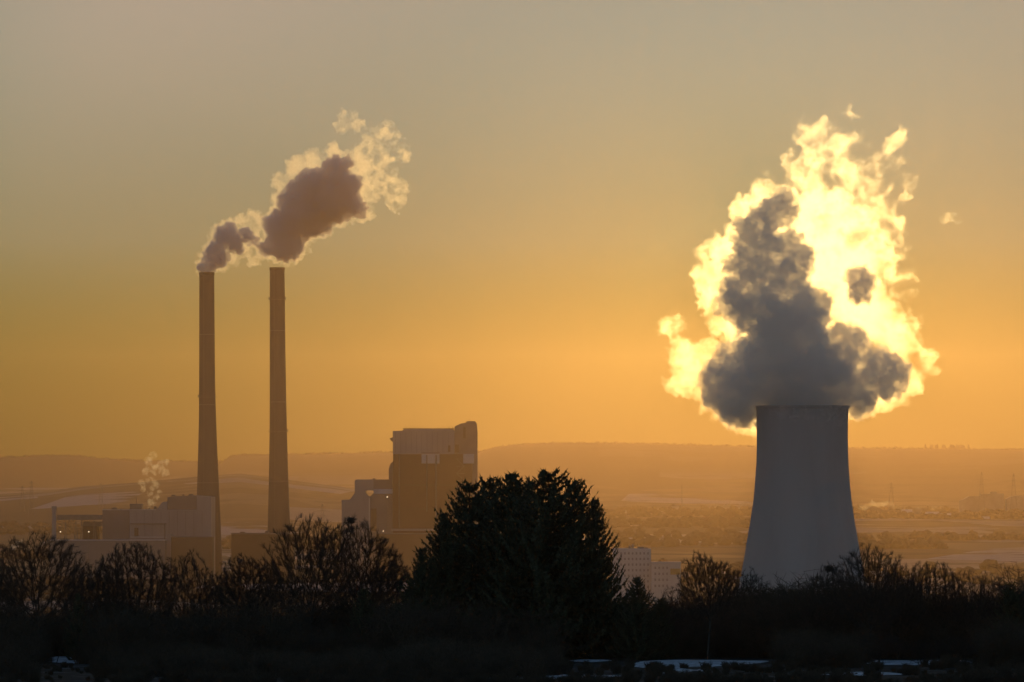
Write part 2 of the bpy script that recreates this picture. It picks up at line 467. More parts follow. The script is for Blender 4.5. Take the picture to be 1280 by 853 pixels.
# ------------------------------------------------------------------ steam and smoke
def puffs(name, lst, Y, voxel, amps, mat, seed=0, parent=None, depth=1.0):
    s = Y / F
    bm = bmesh.new()
    for p in lst:
        x, y, r = p[:3]; dz = p[3] if len(p) > 3 else 0
        bmesh.ops.create_icosphere(bm, subdivisions=3, radius=r * s, matrix=Matrix.Translation(at(x, y, Y) + Vector((0, dz * s, 0))) @ Matrix.Diagonal((1, depth, 1, 1)))
    me = bpy.data.meshes.new(name); bm.to_mesh(me); bm.free()
    def remesh(me, vx):
        o = bpy.data.objects.new('tmp', me); scene.collection.objects.link(o)
        m = o.modifiers.new('r', 'REMESH'); m.mode = 'VOXEL'; m.voxel_size = vx
        dg = bpy.context.evaluated_depsgraph_get(); dg.update()
        me2 = bpy.data.meshes.new_from_object(o.evaluated_get(dg)); bpy.data.objects.remove(o)
        bpy.data.meshes.remove(me)
        return me2
    def disp(me, layers):
        n = len(me.vertices)
        co = np.empty(n * 3); me.vertices.foreach_get('co', co); co = co.reshape(-1, 3)
        no = np.empty(n * 3); me.vertex_normals.foreach_get('vector', no); no = no.reshape(-1, 3)
        off = Vector((seed * 37.1, seed * 11.3, seed * 5.7))
        d = np.zeros(n); w = np.zeros((n, 3)); nf = noise.noise; nv = noise.noise_vector
        for k, (sc, am, kd) in enumerate(layers):
            P = co / (sc * s) + np.array(off) + np.array((k * 7.3, 0, 0))
            if kd == 'w': w += np.array([nv(p) for p in map(Vector, P)]) * am * s
            elif kd == 'b': d += am * s * (.35 - np.abs(np.array([nf(p) for p in map(Vector, P)])) * 1.6)
            else: d += am * s * np.array([nf(p) for p in map(Vector, P)])
        co = co + no * d[:, None] + w
        me.vertices.foreach_set('co', co.ravel()); me.update()
    m1 = remesh(me, voxel * 1.6 * s); disp(m1, amps[0])
    m2 = remesh(m1, voxel * s); disp(m2, amps[1]); m2 = remesh(m2, voxel * s)
    m2.name = name
    print(name, 'verts', len(m2.vertices))
    m2.polygons.foreach_set('use_smooth', [True] * len(m2.polygons))
    return link(name, m2, mat, parent)

CORE = [(1003, 503, 58), (925, 486, 45), (900, 478, 27), (950, 470, 50), (1000, 470, 62), (985, 420, 52), (1035, 470, 43), (1070, 490, 31), (1092, 452, 22), (1112, 465, 20), (1118, 482, 14), (1070, 430, 20), (1050, 425, 22), (1000, 395, 38), (962, 385, 36), (980, 358, 29), (932, 378, 34), (905, 382, 14), (955, 300, 25), (940, 290, 25), (935, 315, 22), (970, 262, 24), (955, 275, 25), (1000, 320, 19), (1075, 357, 20), (1066, 350, 13), (1020, 440, 38), (1128, 458, 13), (950, 335, 27), (975, 340, 27), (925, 330, 20), (945, 355, 29), (962, 310, 25), (1010, 385, 27), (920, 368, 25), (990, 300, 12), (895, 490, 22), (912, 502, 22), (1085, 478, 26), (1105, 480, 20), (1060, 445, 24), (915, 455, 22), (1120, 488, 12)]
BRIGHT = [(833, 412, 15), (845, 408, 14), (848, 436, 20), (862, 468, 22), (840, 484, 12), (852, 455, 22), (878, 448, 16), (905, 402, 20), (887, 345, 20), (880, 330, 10), (905, 312, 20), (935, 268, 24), (960, 252, 22), (985, 258, 20), (900, 370, 30), (915, 340, 30), (1015, 290, 32), (1040, 330, 44), (1070, 320, 36), (1095, 300, 20), (1105, 325, 20), (1065, 380, 42), (1095, 400, 34), (1120, 415, 28), (1130, 430, 20), (1120, 475, 28), (1105, 490, 24), (1090, 498, 18), (1022, 248, 20), (1045, 262, 24), (1072, 284, 24), (925, 500, 26), (895, 495, 26), (910, 512, 14), (1010, 215, 18)]
BRIGHT += [(x, y, r + 6) for x, y, r in CORE]
WISP = [(1020, 240, 34), (1035, 205, 32), (1050, 180, 28), (1022, 162, 24), (1050, 150, 16), (1058, 137, 8), (1075, 182, 20), (1085, 215, 24), (1000, 225, 20), (1090, 250, 26), (1105, 262, 18), (1110, 300, 26), (1125, 340, 18), (1095, 235, 15), (1127, 165, 15), (1118, 190, 13), (1135, 230, 12), (1130, 245, 10), (1150, 455, 16), (1160, 450, 8), (990, 200, 12), (960, 238, 16), (880, 318, 12), (1140, 400, 14), (1128, 365, 12)]
A1 = [(55, 14, 'n'), (26, 14, 'b'), (12, 10, 'b')]
A2 = [(6.5, 6.5, 'b'), (3.2, 3.6, 'b'), (9, 2.5, 'w')]
A1c = [(55, 6, 'n'), (30, 12, 'b'), (13, 12, 'b')]
st = thing('steam_cloud', (tc0.x, YT, zt), 'huge glowing yellow steam cloud with a dark heart above the cooling tower', 'steam cloud')
st['group'] = 'steam and smoke of the power station'
tag_core = puffs('dense_core', CORE, YT, 1.0, (A1c, A2), vol_noise('steam_core', V_CORE, CORE_G, 18, .34, .50, .5, 6, (.99, .99, .99), STEP), 1, st)
puffs('glowing_billow', BRIGHT, YT, 1.0, (A1, A2), vol_noise('steam_thin', V_THIN, V_G, 18, .36, .68, .06, 7, step=STEP), 1, st)
sw = puffs('steam_shred', [(1180, 276, 4), (1186, 272, 6), (1192, 273, 6), (1198, 276, 4)], YT, .8, ([(20, 3, 'n'), (9, 4, 'b')], [(4, 2, 'b'), (8, 3, 'w')]), vol_noise('steam_shred', .035, .92, 7, .42, .64, 0, 6, step=STEP), 4)
tag(sw, 'tiny golden shred of steam drifting alone in the sky right of the big cloud', 'steam shred', 'steam and smoke of the power station')
puffs('wisp', WISP, YT, 1.5, (A1, A2), vol_noise('steam_wisp', V_WISP, V_G, 16, .48, .68, 0, 6, step=STEP), 3, st)

S1c = [(257, 334, 9), (266, 322, 12), (270, 312, 13), (281, 296, 15), (276, 320, 12), (294, 304, 13), (308, 296, 10), (317, 299, 7), (287, 286, 9)]
S1t = [(x, y, r + 4) for x, y, r in S1c] + [(303, 278, 10), (316, 275, 9), (324, 283, 7), (308, 314, 9), (317, 324, 6), (293, 325, 8), (262, 302, 7)]
S2c = [(338, 312, 11), (359, 307, 21), (354, 287, 24), (381, 271, 28), (370, 249, 22), (392, 236, 24), (413, 249, 30), (429, 236, 24), (419, 212, 16), (432, 204, 10), (440, 255, 16), (451, 263, 8), (397, 280, 14), (365, 318, 9), (338, 281, 10), (425, 222, 16)]
S2t = [(x, y, r + 4) for x, y, r in S2c] + [(351, 228, 11), (370, 209, 14), (392, 201, 15), (416, 190, 10), (349, 247, 9), (454, 241, 15), (459, 265, 9), (451, 214, 15), (440, 198, 13), (381, 307, 10), (402, 289, 10), (347, 322, 8), (400, 212, 12)]
S2w = [(435, 150, 14), (451, 158, 9), (424, 158, 10), (467, 177, 16), (483, 168, 15), (499, 179, 13), (478, 198, 18), (483, 222, 17), (499, 236, 13), (494, 252, 11), (464, 249, 10), (502, 193, 10), (455, 190, 14), (470, 230, 12)]
B1 = [(28, 5, 'n'), (14, 8, 'b'), (7, 5.5, 'b')]
B2 = [(4.5, 3.6, 'b'), (2.6, 2.2, 'b'), (6, 2, 'w')]
s1 = thing('smoke_plume', (b1.x, YC, P1[-1][1]), 'small dark puff of smoke leaning right from the top of the left chimney', 'smoke plume', 'steam and smoke of the power station')
puffs('dense_core', S1c, YC, .8, (B1, B2), vol_noise('smoke_core', .4, CORE_G, 9, .34, .52, .5, 6, (.95, .92, .93), STEP), 5, s1)
puffs('thin_edge', S1t, YC, .8, (B1, B2), vol_noise('smoke_thin', .10, .9, 12, .38, .62, .1, step=STEP), 5, s1)
s2 = thing('smoke_plume', (b2.x, YC, P2[-1][1] + 6), 'large dark smoke cloud with torn golden shreds drifting right above the right chimney', 'smoke plume', 'steam and smoke of the power station')
puffs('dense_core', S2c, YC + 4, .8, (B1, B2), vol_noise('smoke_core2', .34, CORE_G, 10, .34, .52, .5, 6, (.95, .92, .93), STEP), 6, s2)
puffs('thin_edge', S2t, YC + 4, .8, (B1, B2), vol_noise('smoke_thin2', .08, .9, 14, .38, .62, .1, step=STEP), 6, s2)
puffs('wisp', S2w, YC + 4, 1.0, (B1, B2), vol_noise('smoke_wisp', .06, .9, 9, .46, .66, 0, 6, step=STEP), 8, s2)
R_ = [(187.5, 634, 3.6), (190, 628, 4.5), (196, 622, 4.6), (187, 617, 4.2), (199, 616, 4), (179, 611, 4.8), (178, 604, 4.8), (195, 606, 4.8), (187, 600, 5), (182, 590, 6), (194, 588, 6), (186, 578, 6), (202, 583, 6.5), (206, 591, 5), (191, 570, 4.5), (206, 578, 5), (190, 611, 4)]
C1 = [(9, 2.5, 'n'), (5, 3, 'b')]
C2 = [(2.5, 1.2, 'b'), (4, 1.6, 'w')]
rs = puffs('steam_plume', R_, 4330., .5, (C1, C2), vol_noise('roof_steam', .11, .9, 4, .42, .64, .0, step=.3), 9)
tag(rs, 'thin twisting orange wisp of steam rising from the flat roof left of the chimneys', 'steam plume', 'steam and smoke of the power station')

# ------------------------------------------------------------------ power station buildings
def part(name, mat, parent, fn):
    bm = bmesh.new(); fn(bm); return bm_obj(name, bm, mat, parent)
YH = 4280.
h = at(196, 700, YH)
hall = thing('turbine_hall', (h.x, YH, 0), 'long pale turbine hall with a stepped roof, steam rising behind it, left of the chimneys', 'hall')
part('wall', light_clad, hall, lambda bm: px_prism(bm, [(162, 637), (195.5, 637), (198, 634.2), (202.5, 628), (209, 627), (209, 637.4), (246, 637.4), (246, 620), (264, 621.5), (264, 672), (264, 723), (162, 723)], YH, 60))
part('end_wall', mid_clad, hall, lambda bm: px_prism(bm, [(128, 638), (161.8, 637.2), (161.8, 723), (128, 723)], YH + 3, 55))
part('upper_storey', mid_clad, hall, lambda bm: px_prism(bm, [(209.2, 621.5), (222, 620.3), (240, 619.4), (245.8, 619.8), (245.8, 637.2), (209.2, 637.2)], YH + 1, 50))
part('roof_unit', steel, hall, lambda bm: px_box(bm, 162, 630, 177.5, 637.1, YH + 8, 14))
part('roof_unit', steel, hall, lambda bm: px_box(bm, 139.5, 634.6, 145.5, 638.2, YH + 8, 8))
part('roof_unit', steel, hall, lambda bm: px_box(bm, 192, 633.2, 196, 637.1, YH + 12, 6))
part('mast', steel, hall, lambda bm: add_tube(bm, at(170.5, 630.2, YH + 12), at(170.5, 622.5, YH + 12), .35, .2, 6))
part('mast', steel, hall, lambda bm: add_tube(bm, at(131, 638.5, YH + 12), at(131, 629, YH + 12), .3, .2, 6))
part('parapet', roof_snow, hall, lambda bm: px_box(bm, 128, 637.0, 195, 637.8, YH - .6, .5))
for k in range(9):
    x = 170 + k * 10.3
    part('pilaster', mid_clad, hall, lambda bm: px_box(bm, x, 639, x + .35, 671, YH - .5, .48))
part('ledge', roof_snow, hall, lambda bm: px_box(bm, 162.3, 671, 263.6, 672.4, YH - .9, .88))
lo = thing('low_building', (at(240, 700, YH).x, YH - 30, 0), 'low dark block in front of the right end of the turbine hall', 'building')
part('wall', dark_clad, lo, lambda bm: px_box(bm, 214, 672, 265, 723.5, YH - 30, 26))
part('roof', mid_clad, lo, lambda bm: px_box(bm, 213.6, 671.2, 265.4, 671.95, YH - 30.5, 27))
part('corner_pier', light_clad, lo, lambda bm: px_box(bm, 208, 668, 213.8, 723.5, YH - 31, 20))
lo = thing('low_building', (at(100, 700, YH).x, YH - 60, 0), 'long low dim shed at the foot of the conveyor bridge and the turbine hall', 'building')
part('wall', mid_clad, lo, lambda bm: px_box(bm, 62, 676, 206, 724.5, YH - 60, 26))
part('roof', roof_snow, lo, lambda bm: px_box(bm, 61.6, 675.2, 206.4, 675.95, YH - 60.5, 27))
sl = thing('slender_column', (at(67.6, 700, 4240).x, 4240, 0), 'slender pale vent column with a wider cap at the left end of the conveyor bridge', 'vent column')
c_ = at(67.7, 600, 4240)
part('shaft', light_clad, sl, lambda bm: lathe(bm, [(2.0, -1), (1.95, at(0, 636.5, 4240).z), (.1, at(0, 636.4, 4240).z)], c_.x, 4240, 24))
part('cap', light_clad, sl, lambda bm: lathe(bm, [(1.6, at(0, 637, 4240).z), (2.25, at(0, 636.3, 4240).z), (2.25, at(0, 633, 4240).z), (.1, at(0, 632.8, 4240).z)], c_.x, 4240, 24))
br = thing('conveyor_bridge', (at(100, 700, 4260).x, 4260, 0), 'dark enclosed conveyor bridge on thin trestles between the slender column and the hall', 'conveyor bridge')
part('gallery', steel, br, lambda bm: px_box(bm, 71, 643.6, 127.7, 650.2, 4260, 6))
part('gallery', steel, br, lambda bm: px_box(bm, 104, 652.2, 127.7, 658, 4266.5, 6))
def trestle(x, w, y0, y1):
    def fn(bm):
        for Yq in (4261., 4265.):
            add_tube(bm, at(x, y0, Yq), at(x - w, y1, Yq), .28, .28, 5)
            add_tube(bm, at(x, y0, Yq), at(x + w, y1, Yq), .28, .28, 5)
            ym = (y0 + y1) / 2
            add_tube(bm, at(x - w * .5, ym, Yq), at(x + w * .5, ym, Yq), .2, .2, 5)
            add_tube(bm, at(x - w * .5, ym, Yq), at(x + w, y1, Yq), .15, .15, 5)
            add_tube(bm, at(x + w * .5, ym, Yq), at(x - w, y1, Yq), .15, .15, 5)
    part('trestle', steel, br, fn)
for x, w in ((82, 2.2), (95, 3.8), (102, 2.5), (118, 2.5)): trestle(x, w, 650.3, 690)
ts = thing('transfer_station', (at(112, 700, 4300).x, 4300, 0), 'squat dark transfer house under the conveyor bridge', 'building')
part('wall', dark_clad, ts, lambda bm: px_box(bm, 103.5, 657, 122, 720, 4300, 20))
part('roof', steel, ts, lambda bm: px_prism(bm, [(102.8, 656.9), (122.6, 656.9), (119, 652.8), (107, 652.8)], 4299, 22))
fg = thing('flue_gas_building', (at(328, 700, 4350).x, 4350, 0), 'dark flat block at the foot of the right chimney', 'building')
part('wall', dark_clad, fg, lambda bm: px_box(bm, 289, 668.3, 367, 722, 4340, 28))
part('roof', mid_clad, fg, lambda bm: px_box(bm, 288.5, 666.6, 367.5, 668.1, 4339, 30))
part('roof_unit', steel, fg, lambda bm: px_box(bm, 331.5, 663.6, 336, 666.5, 4346, 8))
part('roof_unit', steel, fg, lambda bm: px_box(bm, 300, 665.0, 306, 666.5, 4346, 8))

for x0, y0, x1 in ((182, 635.8, 184), (186, 635.2, 187.2), (150, 636.2, 152.5), (214, 618.6, 219), (228, 617.9, 230), (236, 617.6, 241)):
    part('vent', steel, hall, lambda bm: px_box(bm, x0, y0, x1, (637.4 if x0 < 200 else 620.4), YH + 12, 5))
part('pipe', steel, hall, lambda bm: (add_tube(bm, at(163, 655, YH - 2), at(208, 655, YH - 2), .5, .5, 8), add_tube(bm, at(206, 655, YH - 2), at(206, 690, YH - 2), .5, .5, 8)))
part('door', dark_clad, hall, lambda bm: px_box(bm, 168, 660, 173, 670.5, YH - .3, .28))
part('railing', steel, hall, lambda bm: ([add_tube(bm, at(128.5 + k * 3.3, 637.6, YH + 4), at(128.5 + k * 3.3, 635.9, YH + 4), .06, .06, 4) for k in range(11)], add_tube(bm, at(128.5, 635.9, YH + 4), at(161.5, 635.9, YH + 4), .07, .07, 4)))
# boiler house with its round-shouldered coal bunker wing
YB = 4180.
bh = thing('boiler_house', (at(540, 700, YB).x, YB, 0), 'massive brown boiler house with a paler top storey and a stepped right corner tower', 'boiler house')
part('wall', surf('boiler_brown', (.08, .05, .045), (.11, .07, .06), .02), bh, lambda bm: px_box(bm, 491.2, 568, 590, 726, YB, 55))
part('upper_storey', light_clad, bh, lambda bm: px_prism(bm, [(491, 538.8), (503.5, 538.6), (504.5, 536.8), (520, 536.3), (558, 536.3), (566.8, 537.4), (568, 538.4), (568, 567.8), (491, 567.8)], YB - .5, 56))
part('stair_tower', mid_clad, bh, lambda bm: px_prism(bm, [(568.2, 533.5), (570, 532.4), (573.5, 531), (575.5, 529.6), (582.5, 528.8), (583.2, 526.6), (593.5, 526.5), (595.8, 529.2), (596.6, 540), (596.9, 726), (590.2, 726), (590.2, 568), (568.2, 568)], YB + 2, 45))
part('roof_cap', dark_clad, bh, lambda bm: px_box(bm, 503.5, 535.6, 567, 536.7, YB + 1, 50))
part('wall_panel', white_clad, bh, lambda bm: px_box(bm, 527, 567.6, 549.3, 579.6, YB - 1.1, .58))
part('wall_panel', white_clad, bh, lambda bm: px_box(bm, 579, 567.6, 592.6, 579.6, YB - .9, .85))
part('lintel', mid_clad, bh, lambda bm: px_box(bm, 526.5, 565.2, 549.8, 567.3, YB - 1.3, .76))
for x0, y0, x1, y1 in ((560, 557, 563, 565), (568.5, 556, 573.5, 565.5), (579, 534, 582, 548)):
    part('window', dark_clad, bh, lambda bm: px_box(bm, x0, y0, x1, y1, YB - .9, .36))
for k in range(11):
    part('cladding_rib', mid_clad, bh, lambda bm: px_box(bm, 494 + k * 6.6, 540, 494.5 + k * 6.6, 566.5, YB - .8, .28))
for k in (0, 3, 4):
    part('duct_pipe', steel, bh, lambda bm: add_tube(bm, at(499 + k * 11.5, 569, YB - 1.6), at(499 + k * 11.5, 660 - (k * 17 % 31), YB - 1.6), .55 + .2 * (k % 3), .55 + .2 * (k % 3), 8))
def stair(bm):
    for k in range(9):
        y0, y1 = 655 - k * 9, 646 - k * 9
        xa, xb = (571, 580) if k % 2 else (580, 571)
        add_tube(bm, at(xa, y0, YB - 2.5), at(xb, y1, YB - 2.5), .3, .3, 4)
        add_tube(bm, at(570, y1, YB - 2.5), at(581, y1, YB - 2.5), .25, .25, 4)
part('outer_stair', steel, bh, stair)
part('railing', steel, bh, lambda bm: ([add_tube(bm, at(505 + k * 4.3, 536, YB + 2), at(505 + k * 4.3, 534.4, YB + 2), .06, .06, 4) for k in range(14)], add_tube(bm, at(505, 534.4, YB + 2), at(561, 534.4, YB + 2), .07, .07, 4)))
part('floor_band', dark_clad, bh, lambda bm: px_box(bm, 491.5, 606, 568, 607.2, YB - .7, .68))
part('floor_band', dark_clad, bh, lambda bm: px_box(bm, 491.5, 636, 568, 637, YB - .7, .68))
part('side_platform', steel, bh, lambda bm: px_prism(bm, [(487, 548), (491, 547), (491, 552.5), (488.5, 551)], YB + 10, 8))
part('duct', mid_clad, bh, lambda bm: px_prism(bm, [(486, 586), (488, 580), (490.9, 577), (490.9, 606), (486, 598.5)], YB + 4, 20))
part('roof_mast', steel, bh, lambda bm: add_tube(bm, at(586.5, 526.6, YB + 20), at(586.5, 523.6, YB + 20), .12, .12, 5))
for x in (561.5, 565.8):
    part('roof_light', steel, bh, lambda bm: (add_tube(bm, at(x, 537, YB + 5), at(x, 534.2, YB + 5), .15, .15, 5), add_tube(bm, at(x - 1, 534.1, YB + 5), at(x + 1, 534.1, YB + 5), .2, .2, 5)))
part('ledge', light_clad, bh, lambda bm: px_box(bm, 489, 661.3, 560, 664, YB - 12, 11.8))
an = thing('bunker_wing', (at(458, 700, YB).x, YB + 5, 0), 'grey stepped wing with a small wedge-shaped opening left of the boiler house', 'building')
outl = [(427, 625.4), (437.5, 624.6), (441, 619.8), (443.3, 616.5), (443.3, 601.5), (445, 599.6), (486, 599.6), (486, 726), (427, 726)]
part('wall', light_clad, an, lambda bm: (px_prism(bm, [(427, 625.4), (437.5, 624.6), (441, 619.8), (443.3, 616.5), (443.3, 601.5), (445, 599.6), (457, 599.6), (457, 616.5), (461.8, 621.6), (461.8, 726), (427, 726)], YB + 5, 30)))
part('wall', mid_clad, an, lambda bm: px_prism(bm, [(461.82, 621.6), (466.8, 616.5), (466.8, 599.6), (490.9, 599.6), (490.9, 726), (461.82, 726)], YB + 6.5, 28))
part('top_gallery', light_clad, an, lambda bm: px_box(bm, 457.02, 599.5, 466.78, 613.4, YB + 5.5, 29))
part('downpipe', white_clad, an, lambda bm: px_box(bm, 461.0, 622.5, 462.4, 665, YB + 4.3, .6))
part('roof_unit', steel, an, lambda bm: px_box(bm, 466, 598.2, 469, 599.5, YB + 12, 8))
part('door_panel', dark_clad, an, lambda bm: px_box(bm, 464, 636, 470.5, 664, YB + 5.6, .86))
part('band', roof_snow, an, lambda bm: px_box(bm, 467, 611.5, 490.8, 617.5, YB + 5.7, .76))
pl = thing('low_building', (at(520, 700, YB - 60).x, YB - 60, 0), 'dim low block in front of the boiler house, half hidden by the bare treetops', 'building')
part('wall', dark_clad, pl, lambda bm: px_box(bm, 470, 668, 640, 727, YB - 60, 34))
part('roof', mid_clad, pl, lambda bm: px_box(bm, 469.5, 667, 640.5, 667.9, YB - 60.6, 36))

def yard_lamp(x, y, Y, label):
    p = at(x, y, Y)
    zg = terrain(p.x, Y)
    l = thing('yard_lamp', (p.x, Y, zg), label, 'lamp', 'lit lamps in the power station yard')
    part('post', steel, l, lambda bm: add_tube(bm, (p.x, Y, zg), (p.x, Y, p.z - .9), .25, .15, 6))
    part('lamp_head', lamp_m, l, lambda bm: bmesh.ops.create_icosphere(bm, subdivisions=2, radius=.42, matrix=Matrix.Translation(p)))
yard_lamp(75.5, 665, 4200, 'lit lamp right beside the slender column, left of the other lamp')
yard_lamp(111, 665, 4200, 'lit lamp in front of the squat transfer house under the bridge')
yard_lamp(484, 621.5, 4165, 'lit lamp on the stepped wing of the boiler house')
yard_lamp(479, 664, 4165, 'lit lamp low in front of the stepped wing, above the bare treetops')
yard_lamp(916, 777, 700, 'tiny lamp shining through the thicket below the cooling tower')

# pale block of flats between the conifers and the tower
YW = 3380.
wb = thing('apartment_block', (at(790, 700, YW).x, YW, 0), 'pale flat-roofed block of many small windows right behind the big conifers', 'building')
part('wall', white_clad, wb, lambda bm: px_box(bm, 766, 686, 813.6, 755, YW, 18))
for x0, x1, y0 in ((786, 788.5, 681.5), (789.5, 792.5, 680.5), (797, 805, 683.6), (806, 810, 684.6)):
    part('roof_unit', mid_clad, wb, lambda bm: px_box(bm, x0, y0, x1, 685.9, YW + 5, 4))
for r in range(7):
    for c in range(9):
        part('window', glass, wb, lambda bm: px_box(bm, 770.5 + c * 4.8, 690.5 + r * 7, 772.6 + c * 4.8, 693.4 + r * 7, YW - .12, .1))
wc = thing('apartment_block', (at(834, 700, YW).x, YW - 10, 0), 'lower pale block with a snowy roof adjoining the taller flats on their right', 'building')
part('wall', white_clad, wc, lambda bm: px_box(bm, 814.4, 704.4, 851, 755, YW - 10, 16))
part('roof', roof_snow, wc, lambda bm: px_box(bm, 814, 702.8, 851.4, 704.3, YW - 10.4, 17))
part('sign_panel', surf('ochre_panel', (.3, .2, .08), (.36, .26, .12), .1), wc, lambda bm: px_box(bm, 838, 711, 850.3, 718.5, YW - 10.3, .28))
for r in range(4):
    for c in range(4):
        part('window', glass, wc, lambda bm: px_box(bm, 818 + c * 4.9, 708.5 + r * 7.5, 820.2 + c * 4.9, 711.5 + r * 7.5, YW - 10.2, .1))

# ------------------------------------------------------------------ the far town
YF = 8150.
FG = 'distant town buildings on the rise'
def far_block(pts, Y, label, extra=(), mat=None, depth=25, mast=None):
    xs = [p[0] for p in pts]
    o = thing('tower_block', (at(sum(xs) / len(xs), 640, Y).x, Y, terrain(at(sum(xs) / len(xs), 640, Y).x, Y)), label, 'building', FG)
    part('wall', mat or far_wall, o, lambda bm: px_prism(bm, [(xs[0], 652)] + pts + [(xs[-1], 652)], Y, depth))
    for e in extra: part('roof_unit', far_wall, o, lambda bm: px_box(bm, e[0], e[1], e[2], e[3], Y + 4, 8))
    return o
far_block([(813, 640), (813, 637.3), (822, 637.3), (822, 636), (860, 636)], YF, 'wide hazy tower block with a stepped left end below the tall thin mast', [(839.5, 632.4, 849, 635.9)])
far_block([(881.5, 641), (881.5, 633.5), (905, 633.5), (905, 632)], YF + 100, 'left half of the long hazy block row, left of the cooling tower', [(885, 632.6, 889, 633.4), (896, 631.6, 899, 633.4)])
far_block([(905.2, 632), (925, 632), (925, 630.2), (955, 630.2)], YF + 130, 'right half of the long hazy block row, running behind the cooling tower', [(906, 629.8, 910, 631.9), (927, 629.2, 936, 630.1)])
far_block([(1200, 626), (1206, 624), (1212, 620.5), (1226, 620.5), (1226, 617.2), (1255, 617.2)], YF - 100, 'large stepped hazy block near the right edge under the faint pylon', [(1237.5, 615, 1246, 617.1)])
far_block([(1258, 624), (1264, 621), (1272, 619.5), (1300, 619.5)], YF, 'hazy block cut by the right edge of the view')
ma = thing('radio_mast', (at(852.5, 640, YF - 40).x, YF - 40, 30), 'tall thin radio mast rising from the roofs left of the cooling tower', 'mast')
part('pole', steel, ma, lambda bm: add_tube(bm, at(852.5, 650, YF - 40), at(852.5, 606, YF - 40), .7, .4, 6))
ma = thing('radio_mast', (at(912.4, 640, YF + 60).x, YF + 60, 30), 'short thin aerial above the long block row left of the cooling tower', 'mast')
part('pole', steel, ma, lambda bm: add_tube(bm, at(912.4, 645, YF + 60), at(912.4, 626, YF + 60), .6, .4, 6))
# houses
rnd = random.Random(5)
def house(x, y, Y, w, hgt, rh, label):
    p = at(x, y, Y); zg = terrain(p.x, Y)
    zt_ = p.z
    o = thing('house', (p.x, Y, zg), label, 'house', 'small distant houses at the foot of the hills')
    d = w * rnd.uniform(.8, 1.2)
    bm = bmesh.new(); add_box(bm, (p.x - w / 2, Y, min(zg, zt_ - hgt) - 6), (p.x + w / 2, Y + d, zt_ - rh)); bm_obj('wall', bm, far_wall, o)
    bm = bmesh.new()
    a = w / 2 + .6
    pr = [(-a, Y - .6, zt_ - rh + .02), (a, Y - .6, zt_ - rh + .02), (a, Y + d + .6, zt_ - rh + .02), (-a, Y + d + .6, zt_ - rh + .02), (-a, Y + d / 2, zt_), (a, Y + d / 2, zt_)]
    v = [bm.verts.new((p.x + q[0], q[1], q[2])) for q in pr]
    for f in ((0, 1, 5, 4), (2, 3, 4, 5), (0, 4, 3), (1, 2, 5), (0, 3, 2, 1)): bm.faces.new([v[i] for i in f])
    bm_obj('roof', bm, roof_snow if rnd.random() < .6 else dark_clad, o)
HS = [(1092, 634, 26, 'gabled hazy house highest of those just right of the cooling tower'),
      (1105, 637, 18, 'small hazy house second from the cooling tower on its right side'),
      (1118, 638, 22, 'hazy house under the glowing chimney smoke, third right of the tower'),
      (1134, 637, 16, 'narrow hazy house in the middle of the row right of the tower'),
      (1150, 635, 26, 'broad hazy house at the right end of the glowing smoke'),
      (1166, 640, 20, 'low hazy house just right of the glowing smoke'),
      (1184, 642, 24, 'low wide hazy house left of the large stepped block'),
      (1206, 644, 24, 'hazy house below the large stepped block near the right edge'),
      (1229, 646, 20, 'hazy house with pale roof right below the stepped block'),
      (1250, 643, 28, 'broad hazy house second from the right edge'),
      (1272, 645, 24, 'hazy house at the right edge of the view'),
      (776, 652, 20, 'small hazy house just right of the big conifers'),
      (793, 655, 24, 'hazy house left below the block with the tall mast'),
      (823, 657, 22, 'hazy house directly below the block with the tall mast'),
      (842, 661, 26, 'wide hazy house on the slope under the tall mast'),
      (868, 655, 20, 'hazy house in the gap between the two far blocks'),
      (893, 659, 24, 'hazy house below the long block row'),
      (918, 656, 22, 'hazy house close to the left edge of the cooling tower')]
for x, y, w, lab in HS: house(x, y, 7900 - (y - 634) * 45, w, 9, 6, lab)

# pylons
def pylon(x, y, Y, hgt, label):
    p = at(x, y, Y); zg = min(terrain(p.x, Y), p.z - hgt)
    o = thing('power_pylon', (p.x, Y, zg), label, 'pylon', 'faint power pylons in the haze')
    H_ = p.z - zg
    def fn(bm):
        w0 = H_ * .09
        for sx_ in (-1, 1):
            for sy in (-1, 1):
                add_tube(bm, (p.x + sx_ * w0, Y + sy * w0, zg), (p.x + sx_ * .5, Y + sy * .5, zg + H_), .28, .18, 4)
        for k in range(8):
            t0, t1 = k / 8, (k + 1) / 8
            a, b_ = w0 * (1 - t0) + .5 * t0, w0 * (1 - t1) + .5 * t1
            add_tube(bm, (p.x - a, Y - a, zg + H_ * t0), (p.x + b_, Y - b_, zg + H_ * t1), .16, .16, 4)
            add_tube(bm, (p.x + a, Y - a, zg + H_ * t0), (p.x - b_, Y - b_, zg + H_ * t1), .16, .16, 4)
    part('lattice_mast', steel, o, fn)
    for k, (t_, w) in enumerate(((.68, .16), (.8, .22), (.92, .13))):
        part('crossarm', steel, o, lambda bm: (add_tube(bm, (p.x - H_ * w, Y, zg + H_ * t_), (p.x, Y, zg + H_ * (t_ + .03)), .15, .35, 4), add_tube(bm, (p.x + H_ * w, Y, zg + H_ * t_), (p.x, Y, zg + H_ * (t_ + .03)), .15, .35, 4)))
pylon(39.5, 601, 7600, 48, 'taller of the two faint pylons near the left edge')
pylon(28, 607, 7800, 46, 'shorter faint pylon nearest the left edge')
pylon(126, 604, 7700, 46, 'faint pylon between the left edge and the left chimney')
pylon(1227, 590, 7800, 55, 'faint pylon above the large stepped block near the right edge')
pylon(1267, 592, 7800, 55, 'faint pylon closest to the right edge')
pylon(1114, 603, 7900, 50, 'faint pylon right of the cooling tower above the glowing smoke')
